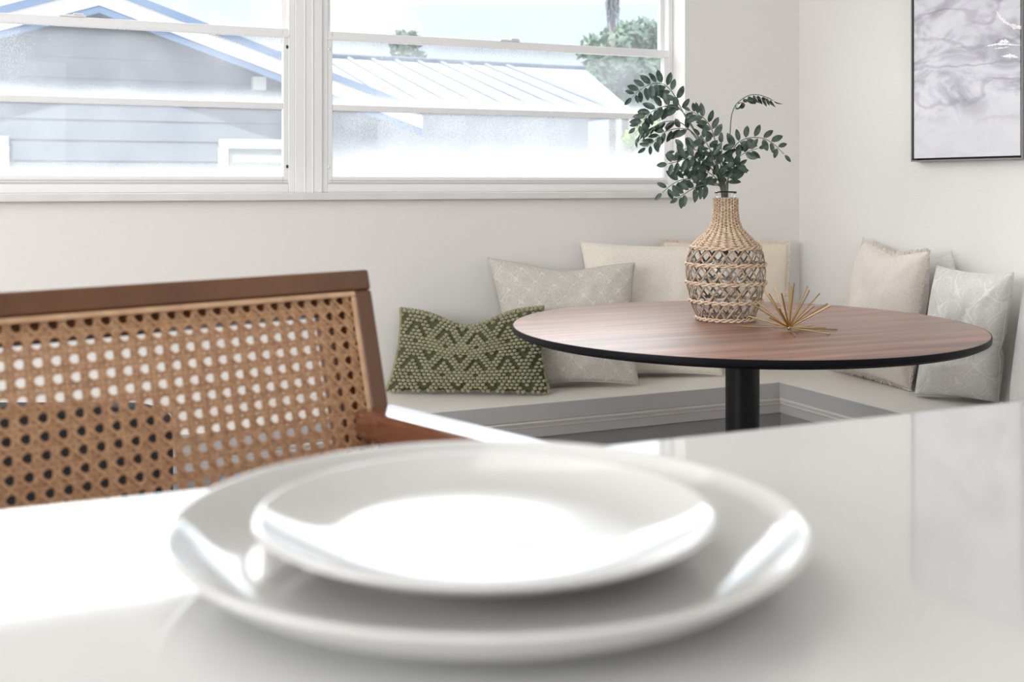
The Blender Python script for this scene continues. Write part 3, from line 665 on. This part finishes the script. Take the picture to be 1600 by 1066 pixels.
m2 = n.new('ShaderNodeMixRGB'); m2.inputs[2].default_value = (.74, .74, .775, 1); L.new(gr.outputs[0], m2.inputs[0]); L.new(mx.outputs[0], m2.inputs[1]); L.new(m2.outputs[0], p.inputs['Base Color'])
MB().rbox(.0121, fd-.003, n0+fw+.006, n1-fw-.006, z0+fw+.006, z1-fw-.006).build('canvas', A, art)
# silver-leaf dabs on the canvas
FOIL = mat('silver_leaf', (.95, .95, .95), .35, metal=0, spec=1)
def foil(path, wd, seed):
    rr = random.Random(seed); P = cr([at_s(x, y, fd-.0026) for x, y in path], 7); m = MB(); vs = []
    for i, p in enumerate(P):
        t = (P[min(i+1, len(P)-1)]-P[max(0, i-1)]).normalized(); q = t.cross(Vector((U[0], U[1], 0))).normalized()
        w_ = wd*.0017*math.sin(math.pi*(i+.3)/(len(P)-.4))*rr.uniform(.35, 1.25); vs += [p+q*w_, p-q*w_*rr.uniform(.3, 1)]
    m.add(vs, [(2*i, 2*i+1, 2*i+3, 2*i+2) for i in range(len(P)-1)]); m.build('silver_leaf', FOIL, art)
foil([(1556, 16), (1563, 28), (1574, 37), (1588, 42), (1599, 41)], 4, 1); foil([(1575, 36), (1584, 43), (1598, 45)], 3, 2)
foil([(1536, 74), (1548, 71), (1562, 69), (1580, 70), (1598, 71)], 2, 3); foil([(1560, 66), (1569, 65), (1577, 66)], 4, 4); foil([(1553, 76), (1566, 75), (1578, 73)], 1.5, 5)
foil([(1564, 88), (1574, 88), (1582, 88), (1591, 90)], 4, 6)

# ================================================================= cane-backed counter chair
lf = Vector((-.733, -.680, 0)); qf = Vector((.680, -.733, 0)); LEAN = .26
O = at_y(571, 422, 1.15); O.z += 0
bdir = (Vector((0, 0, -1))+qf*LEAN).normalized(); cdir = lf.cross(bdir).normalized()
if cdir.dot(qf) < 0: cdir = -cdir
def Q(a, b, c): return O+lf*a+bdir*b+cdir*c       # a: leftwards, b: down the back, c: towards the sitter
BWd, BHt = .54, .44
seatc = O+lf*(BWd/2)+bdir*.36+qf*.22; seatc.z = 0
chair = empty('counter_chair', (seatc.x, seatc.y, 0), 'brown wood chair with woven cane back, pulled up to the far side of the island', 'chair')
fr = MB(); fr.fbox(Q, 0, BWd, 0, .021, -.030, .006); top = fr.build('top_rail', TEAK, chair, bevel=.003)
for a in (0, BWd-.0205): m = MB(); m.fbox(Q, a, a+.0205, .021, BHt+.04, -.030, .006); m.build('back_post', TEAK, chair, bevel=.003)
m = MB(); m.fbox(Q, .0205, .0485, .021, BHt, -.030, -.006); m.fbox(Q, BWd-.0485, BWd-.0205, .021, BHt, -.030, -.006); m.fbox(Q, .0485, BWd-.0485, .021, .0405, -.030, -.006); m.fbox(Q, .0485, BWd-.0485, BHt-.04, BHt, -.030, -.006); m.build('back_frame', TEAK, chair)
# cane webbing: paired uprights, paired rounds, two diagonals that clip the corners of every hole
PC = .0148; a0, a1, b0, b1 = .0215, BWd-.0215, .0225, BHt-.002
m = MB(); wv_ = .00160
def strip(p, q, wd, c0, th=.0006):
    d = Vector((q[0]-p[0], q[1]-p[1], 0)).normalized(); nn = Vector((-d.y, d.x, 0))*wd
    vs = []
    for c in (c0, c0+th):
        for s_ in ((p, 1), (q, 1), (q, -1), (p, -1)):
            vs.append(Q(s_[0][0]+nn.x*s_[1], s_[0][1]+nn.y*s_[1], c))
    m.hexa(vs)
ka = int((a1-a0)/PC)
for i in range(ka+1):
    for o_ in (-.0020, .0020):
        a = a0+.0085+i*PC+o_
        if a0 < a < a1: strip((a, b0), (a, b1), wv_, .0004)
kb = int((b1-b0)/PC)
for i in range(kb+1):
    for o_ in (-.0020, .0020):
        b = b0-.0005+i*PC+o_
        if b0 < b < b1: strip((a0, b), (a1, b), wv_, .0010)
def clip(p, d):
    ts = []
    lo, hi = -10, 10
    for k, (mn, mx_) in enumerate(((a0, a1), (b0, b1))):
        t1, t2 = (mn-p[k])/d[k], (mx_-p[k])/d[k]
        lo = max(lo, min(t1, t2)); hi = min(hi, max(t1, t2))
    return (lo, hi) if hi-lo > .003 else None
for sg in (1, -1):
    for i in range(-60, 100):
        p = (a0+.0085+PC*(i+.5), b0-.0005); d = (1, sg)
        c = clip(p, d)
        if c: strip((p[0]+d[0]*c[0], p[1]+d[1]*c[0]), (p[0]+d[0]*c[1], p[1]+d[1]*c[1]), .00125, .0018 if sg > 0 else .0024)
m.build('cane_panel', CANE, chair)
m = MB(); w_ = .0042
m.fbox(Q, a0-.001, a1+.001, b0-.001, b0+w_, .003, .0062); m.fbox(Q, a0-.001, a0+w_, b0+w_, b1, .003, .0062); m.fbox(Q, a1-w_, a1+.001, b0+w_, b1, .003, .0062); m.build('cane_spline', SPLINE, chair, bevel=.0012)
# seat, arms, legs
bot = Q(0, BHt+.03, 0)
ZSEAT = .63
def S(a, f, z): p = O+lf*a+qf*(LEAN*(O.z-ZSEAT)+f); return Vector((p.x, p.y, z))
m = MB(); m.fbox(S, .0, BWd, .0, .03, ZSEAT-.05, ZSEAT); m.fbox(S, 0, BWd, .43, .46, ZSEAT-.05, ZSEAT); m.fbox(S, 0, .03, .03, .43, ZSEAT-.05, ZSEAT); m.fbox(S, BWd-.03, BWd, .03, .43, ZSEAT-.05, ZSEAT); m.build('seat_frame', TEAK, chair, bevel=.003)
m = MB(); m.fbox(S, .03, BWd-.03, .03, .43, ZSEAT-.012, ZSEAT-.004); m.build('seat', CANE, chair)
for a in (.0, BWd-.035):
    for f in (.0, .425):
        m = MB(); m.fbox(S, a, a+.035, f, f+.035, 0, ZSEAT-.05 if f == 0 else ZSEAT-.05); m.build('leg', TEAK, chair, bevel=.004)
ZA = .842
def Ar(a, f, z): p = O+lf*a+qf*(LEAN*(O.z-ZA)+f); return Vector((p.x, p.y, z))
for a in (-.006, BWd-.042):
    m = MB(); m.fbox(Ar, a, a+.048, .004, .40, ZA-.028, ZA); arm = m.build('armrest', TEAKH, chair, bevel=.006)
    m = MB(); m.fbox(Ar, a+.008, a+.038, .36, .39, ZSEAT-.02, ZA-.028); m.build('arm_support', TEAK, chair, bevel=.003)
for a in (.0, BWd-.035):
    m = MB(); m.fbox(S, a+.008, a+.027, .035, .425, .25, .28); m.build('stretcher', TEAK, chair)
m = MB(); m.fbox(S, .035, BWd-.035, .43, .455, .20, .23); m.build('stretcher', TEAK, chair)

# ================================================================= dark object of unknown kind, added to darken the cane holes
DX, DY = -.78, 1.78
dk = empty('dark_rounded_shape', (DX, DY-.22, 0), 'made-up dark rounded chair shape, added to darken the holes of the cane back', 'chair')
top = at_y(240, 638, DY).z; xr = at_y(256, 700, DY).x
def rounded(x0, x1, z0, z1, r, y0, y1, m):
    P = [(x0, z0), (x1, z0)]
    for k in range(9): a = math.pi/2*k/8; P.append((x1-r+r*math.cos(a), z1-r*.5+r*.5*math.sin(a)))
    for k in range(9): a = math.pi/2+math.pi/2*k/8; P.append((x0+r+r*math.cos(a), z1-r*.5+r*.5*math.sin(a)))
    n = len(P); m.add([(x, y0, z) for x, z in P]+[(x, y1, z) for x, z in P], [tuple(range(n)), tuple(range(2*n-1, n-1, -1))]+[(i, i+n, (i+1) % n+n, (i+1) % n) for i in range(n)])
m = MB(); rounded(xr-.50, xr, .42, top, .07, DY, DY+.06, m); m.build('backrest', BLACKF, dk, bevel=.012)
m = MB(); rounded(xr-.49, xr-.01, .40, .47, .05, DY-.44, DY+.0, m); m.build('seat', BLACKF, dk, bevel=.012)
for x in (xr-.47, xr-.06):
    for y in (DY-.42, DY+.01):
        m = MB(); m.tube([(x+.015, y+.015, .405), (x+.015, y+.015, 0)], [.017, .012], 12); m.build('leg', BLACKM, dk, smooth=True)

# ================================================================= outside
GZ = -.15
struct(MB().rbox(-40, 45, -60, -.125, GZ-.1, GZ).build('ground', mat('concrete_yard', (.34, .34, .33), .9, var=(3, (.40, .40, .38)))))
SIDING = mat('blue_grey_siding', (.195, .215, .255), .6, var=(3, (.235, .255, .295)))
FASC = mat('blue_fascia_paint', (.13, .21, .34), .5)
WHITEP = mat('white_house_paint', (.75, .76, .78), .5)
METALR = mat('white_metal_roof', (.42, .45, .50), .55)
# neighbour's gabled house
def pd(px, py, d): return at_n(px, py, -d)
d = 8.0
ap = pd(150, -18, d); ev = pd(640, 172, d); sa, _ = SN(ap); se, _ = SN(ev); sl = 2*sa-se
house = empty('neighbour_house', R(sa, -d-3, GZ), 'blue-grey lap-sided house with a low gable seen through the left window', 'house')
m = MB()
zw = ev.z-.04; hz = ap.z-.16
P = [(se+.35, GZ), (se+.35, zw+.02), (sa, hz), (sl-.35, zw+.02), (sl-.35, GZ)]
nP = len(P); m.add([R(s_, -d, z_) for s_, z_ in P]+[R(s_, -d-7, z_) for s_, z_ in P], [tuple(range(nP)), tuple(range(2*nP-1, nP-1, -1))]+[(i, i+nP, (i+1) % nP+nP, (i+1) % nP) for i in range(nP)])
# laps
zz = GZ+.1
while zz < hz-.15:
    hw = (hz-zz)/(hz-zw)*(se-sa); x0_ = sa+max(hw, se-sa+.35); x1_ = 2*sa-x0_
    m.hexa([R(x0_, -d, zz), R(x1_, -d, zz), R(x1_, -d+.016, zz), R(x0_, -d+.016, zz), R(x0_, -d, zz+.18), R(x1_, -d, zz+.18), R(x1_, -d+.002, zz+.18), R(x0_, -d+.002, zz+.18)]); zz += .19
m.build('siding_wall', SIDING, house)
def slope_slab(sA, zA, sB, zB, n0_, n1_, t, name, mt):
    m = MB(); m.hexa([R(sA, n0_, zA-t), R(sB, n0_, zB-t), R(sB, n1_, zB-t), R(sA, n1_, zA-t), R(sA, n0_, zA), R(sB, n0_, zB), R(sB, n1_, zB), R(sA, n1_, zA)]); m.build(name, mt, house)
for sB in (se, sl):
    slope_slab(sa, ap.z, sB, ev.z, -d-7.3, -d+.42, .07, 'roof_slab', FASC)
    slope_slab(sa, ap.z-.07, sB, ev.z-.07, -d+.36, -d+.40, .14, 'fascia_board', WHITEP)
    slope_slab(sa, ap.z-.21, sB, ev.z-.21, -d+.36, -d+.39, .07, 'fascia_trim', FASC)
def hwin(p0, p1, name='window'):
    a = pd(*p0, d-.03); b = pd(*p1, d-.03); s0_, _ = SN(a); s1_, _ = SN(b)
    m = MB(); t = .09; n0_, n1_ = -d+.0, -d+.06
    m.rbox(s1_, s0_, n0_, n1_, b.z, b.z+t); m.rbox(s1_, s0_, n0_, n1_, a.z-t, a.z); m.rbox(s1_, s1_+t, n0_, n1_, b.z, a.z); m.rbox(s0_-t, s0_, n0_, n1_, b.z, a.z)
    o = m.build(name, WHITEP, house)
    m = MB(); m.rbox(s1_+t, s0_-t, n0_+.01, n0_+.03, b.z+t, a.z-t); m.build('pane', mat('pane_reflect', (.30, .33, .32), .12), o)
    m = MB(); m.rbox(s1_+t+.05, s0_-t-.05, n0_+.03, n0_+.032, b.z+t+.05, (a.z+b.z)/2+.02); m.build('blind', WHITEP, o)
hwin((341, 217), (470, 276)); hwin((-110, 210), (14, 272))
m = MB(); a = pd(392, 121, d); b = pd(412, 142, d); s0_, _ = SN(a); s1_, _ = SN(b); m.rbox(s1_, s0_, -d, -d+.12, b.z, a.z); m.build('wall_light', WHITEP, house)
# white metal-roofed house further right
dr, de = 15.5, 11.5
r0 = pd(440, 88, dr); r1 = pd(914, 108, dr); e1 = pd(990, 174, de); e0z = e1.z
sr0, _ = SN(r0); sr1, _ = SN(r1); se1, _ = SN(e1); se0 = sr0
zr = (r0.z+r1.z)/2
h2 = empty('metal_roof_house', R((sr0+se1)/2, -dr, GZ), 'pale house with a white standing-seam metal roof seen through the right window', 'house')
A_, B_, C_, D_ = R(sr0+1.5, -dr, zr), R(sr1, -dr, zr), R(se1, -de, e0z), R(sr0+1.5, -de, e0z)
m = MB(); dn = Vector((0, 0, -.08)); m.hexa([A_+dn, B_+dn, C_+dn, D_+dn, A_, B_, C_, D_])
m.hexa([B_+dn, R(se1, -dr-4, e0z)+dn, R(se1, -de, e0z)+dn*1.01, C_+dn, B_, R(se1, -dr-4, e0z), R(se1, -de, e0z+.001), C_]); m.build('roof_sheet', METALR, h2)
m = MB(); s_ = sr0+1.4; 
RIB = mat('roof_seam', (.05, .09, .16), .4)
while s_ > se1+.1:
    # seams run straight down the slope; past the hip they start lower
    t = 0 if s_ > sr1 else (sr1-s_)/(sr1-se1)
    pa = R(s_, -dr+(dr-de)*t, zr+(e0z-zr)*t+.01); pb = R(s_, -de, e0z+.01)
    m.tube([pa, pb], .042, 5); s_ -= .42
m.build('roof_seams', RIB, h2)
m = MB(); m.tube([A_+Vector((0, 0, .03)), B_+Vector((0, 0, .03))], .05, 6); m.build('ridge_cap', RIB, h2)
m = MB(); m.rbox(se1+.5, sr0+1.4, -dr-3, -de-.5, GZ, e0z-.02); m.build('house_wall', mat('pale_house_wall', (.62, .64, .70), .7, var=(1.2, (.54, .56, .63))), h2)
# trees and shrub
def blob_tree(name, c, rads, trunk_h, label, cat, mt, n=2600, ls=.16, group=None):
    root = empty(name, (c.x, c.y, GZ), label, cat, group); rr = random.Random(int(c.x*100))
    m = MB(); m.tube([(c.x, c.y, GZ), (c.x+.05, c.y, (c.z+GZ)/2), (c.x, c.y, c.z)], [.16, .12, .07], 8); m.build('trunk', mat('bark', (.2, .16, .13), .9), root)
    m = MB(); cl = [(Vector((rr.uniform(-.7, .7)*rads[0], rr.uniform(-.7, .7)*rads[1], rr.uniform(-.7, .8)*rads[2])), rr.uniform(.3, .5)) for _ in range(14)]
    for _ in range(n):
        o_, k = rr.choice(cl); v = Vector((rr.gauss(0, 1), rr.gauss(0, 1), rr.gauss(0, 1))).normalized()*rr.uniform(.6, 1)
        p = c+o_+Vector((v.x*rads[0]*k, v.y*rads[1]*k, v.z*rads[2]*k)); e = Vector((rr.uniform(-1, 1), rr.uniform(-1, 1), rr.uniform(-1, 1))).normalized(); g = e.orthogonal().normalized()
        m.add([p-e*ls, p+g*ls*.5, p+e*ls, p-g*ls*.5], [(0, 1, 2, 3)])
    m.build('crown', mt, root)
TG = mat('tree_leaves', (.10, .17, .14), .7, var=(2, (.17, .26, .17)))
c = at_n(975, 118, -24); blob_tree('tree', c, (1.7, 1.5, 1.1), 3, 'bushy blue-green tree beyond the metal roof, right side of the window', 'tree', TG)
c = at_n(1000, 68, -30); blob_tree('tree', c, (1.4, 1.4, .8), 3, 'higher pale tree crown above the bushy tree, under the palm', 'tree', TG, n=1500)
c = at_n(640, 78, -30); blob_tree('tree', c, (.55, .5, .55), 3, 'small distant treetop above the ridge of the metal roof', 'tree', TG, n=260)
c = at_n(1022, 238, -7); blob_tree('shrub', c, (.35, .35, .35), .5, 'yellow-green shrub outside, low at the right edge of the window', 'shrub', mat('lime_leaves', (.35, .45, .12), .7), n=1500, ls=.06)
pc = at_n(957, 8, -26); pl = empty('palm_tree', (pc.x, pc.y, GZ), 'tall distant palm with hanging dead fronds at the top of the window', 'tree')
m = MB(); m.tube([(pc.x-.02, pc.y, GZ), (pc.x, pc.y, 4), (pc.x, pc.y, pc.z+1.6)], [.14, .10, .09], 8); m.build('trunk', mat('palm_bark', (.26, .25, .25), .9), pl)
m = MB(); rr = random.Random(5)
for k in range(90):
    a = rr.uniform(0, 6.28); h = rr.uniform(-.25, 1.3); q = Vector((pc.x+.06*math.cos(a), pc.y+.06*math.sin(a), pc.z+h)); ex = rr.uniform(.08, .16)
    m.tube([q, q+Vector((ex*math.cos(a), ex*math.sin(a), -.15)), q+Vector((ex*.8*math.cos(a), ex*.8*math.sin(a), -.5))], [.02, .03, .01], 4)
m.build('dead_fronds', mat('dead_fronds', (.2, .22, .25), .9), pl)
m = MB()
for k in range(22):
    a = 6.28*k/22; q = Vector((pc.x, pc.y, pc.z+1.6)); pts = [q+Vector((r_*math.cos(a), r_*math.sin(a), .5*r_-.45*r_*r_)) for r_ in (0, .4, .8, 1.2, 1.6)]
    m.tube(pts, [.03, .12, .14, .1, .02], 4, flat=.15, up=(0, 0, 1))
m.build('fronds', TG, pl)
# unseen ceiling boxes, added to go with the two overhead fill lights
for nn_, lb in ((1.9, 'added square panel for the fill light above the round table, unseen'), (4.3, 'added square panel for the fill light above the kitchen behind the island, unseen')):
    m = MB(); m.rbox(1.98, 3.22, nn_-.62, nn_+.62, 2.44, 2.4995); tag(m.build('added_ceiling_panel', TRIMW), lb, 'lamp')
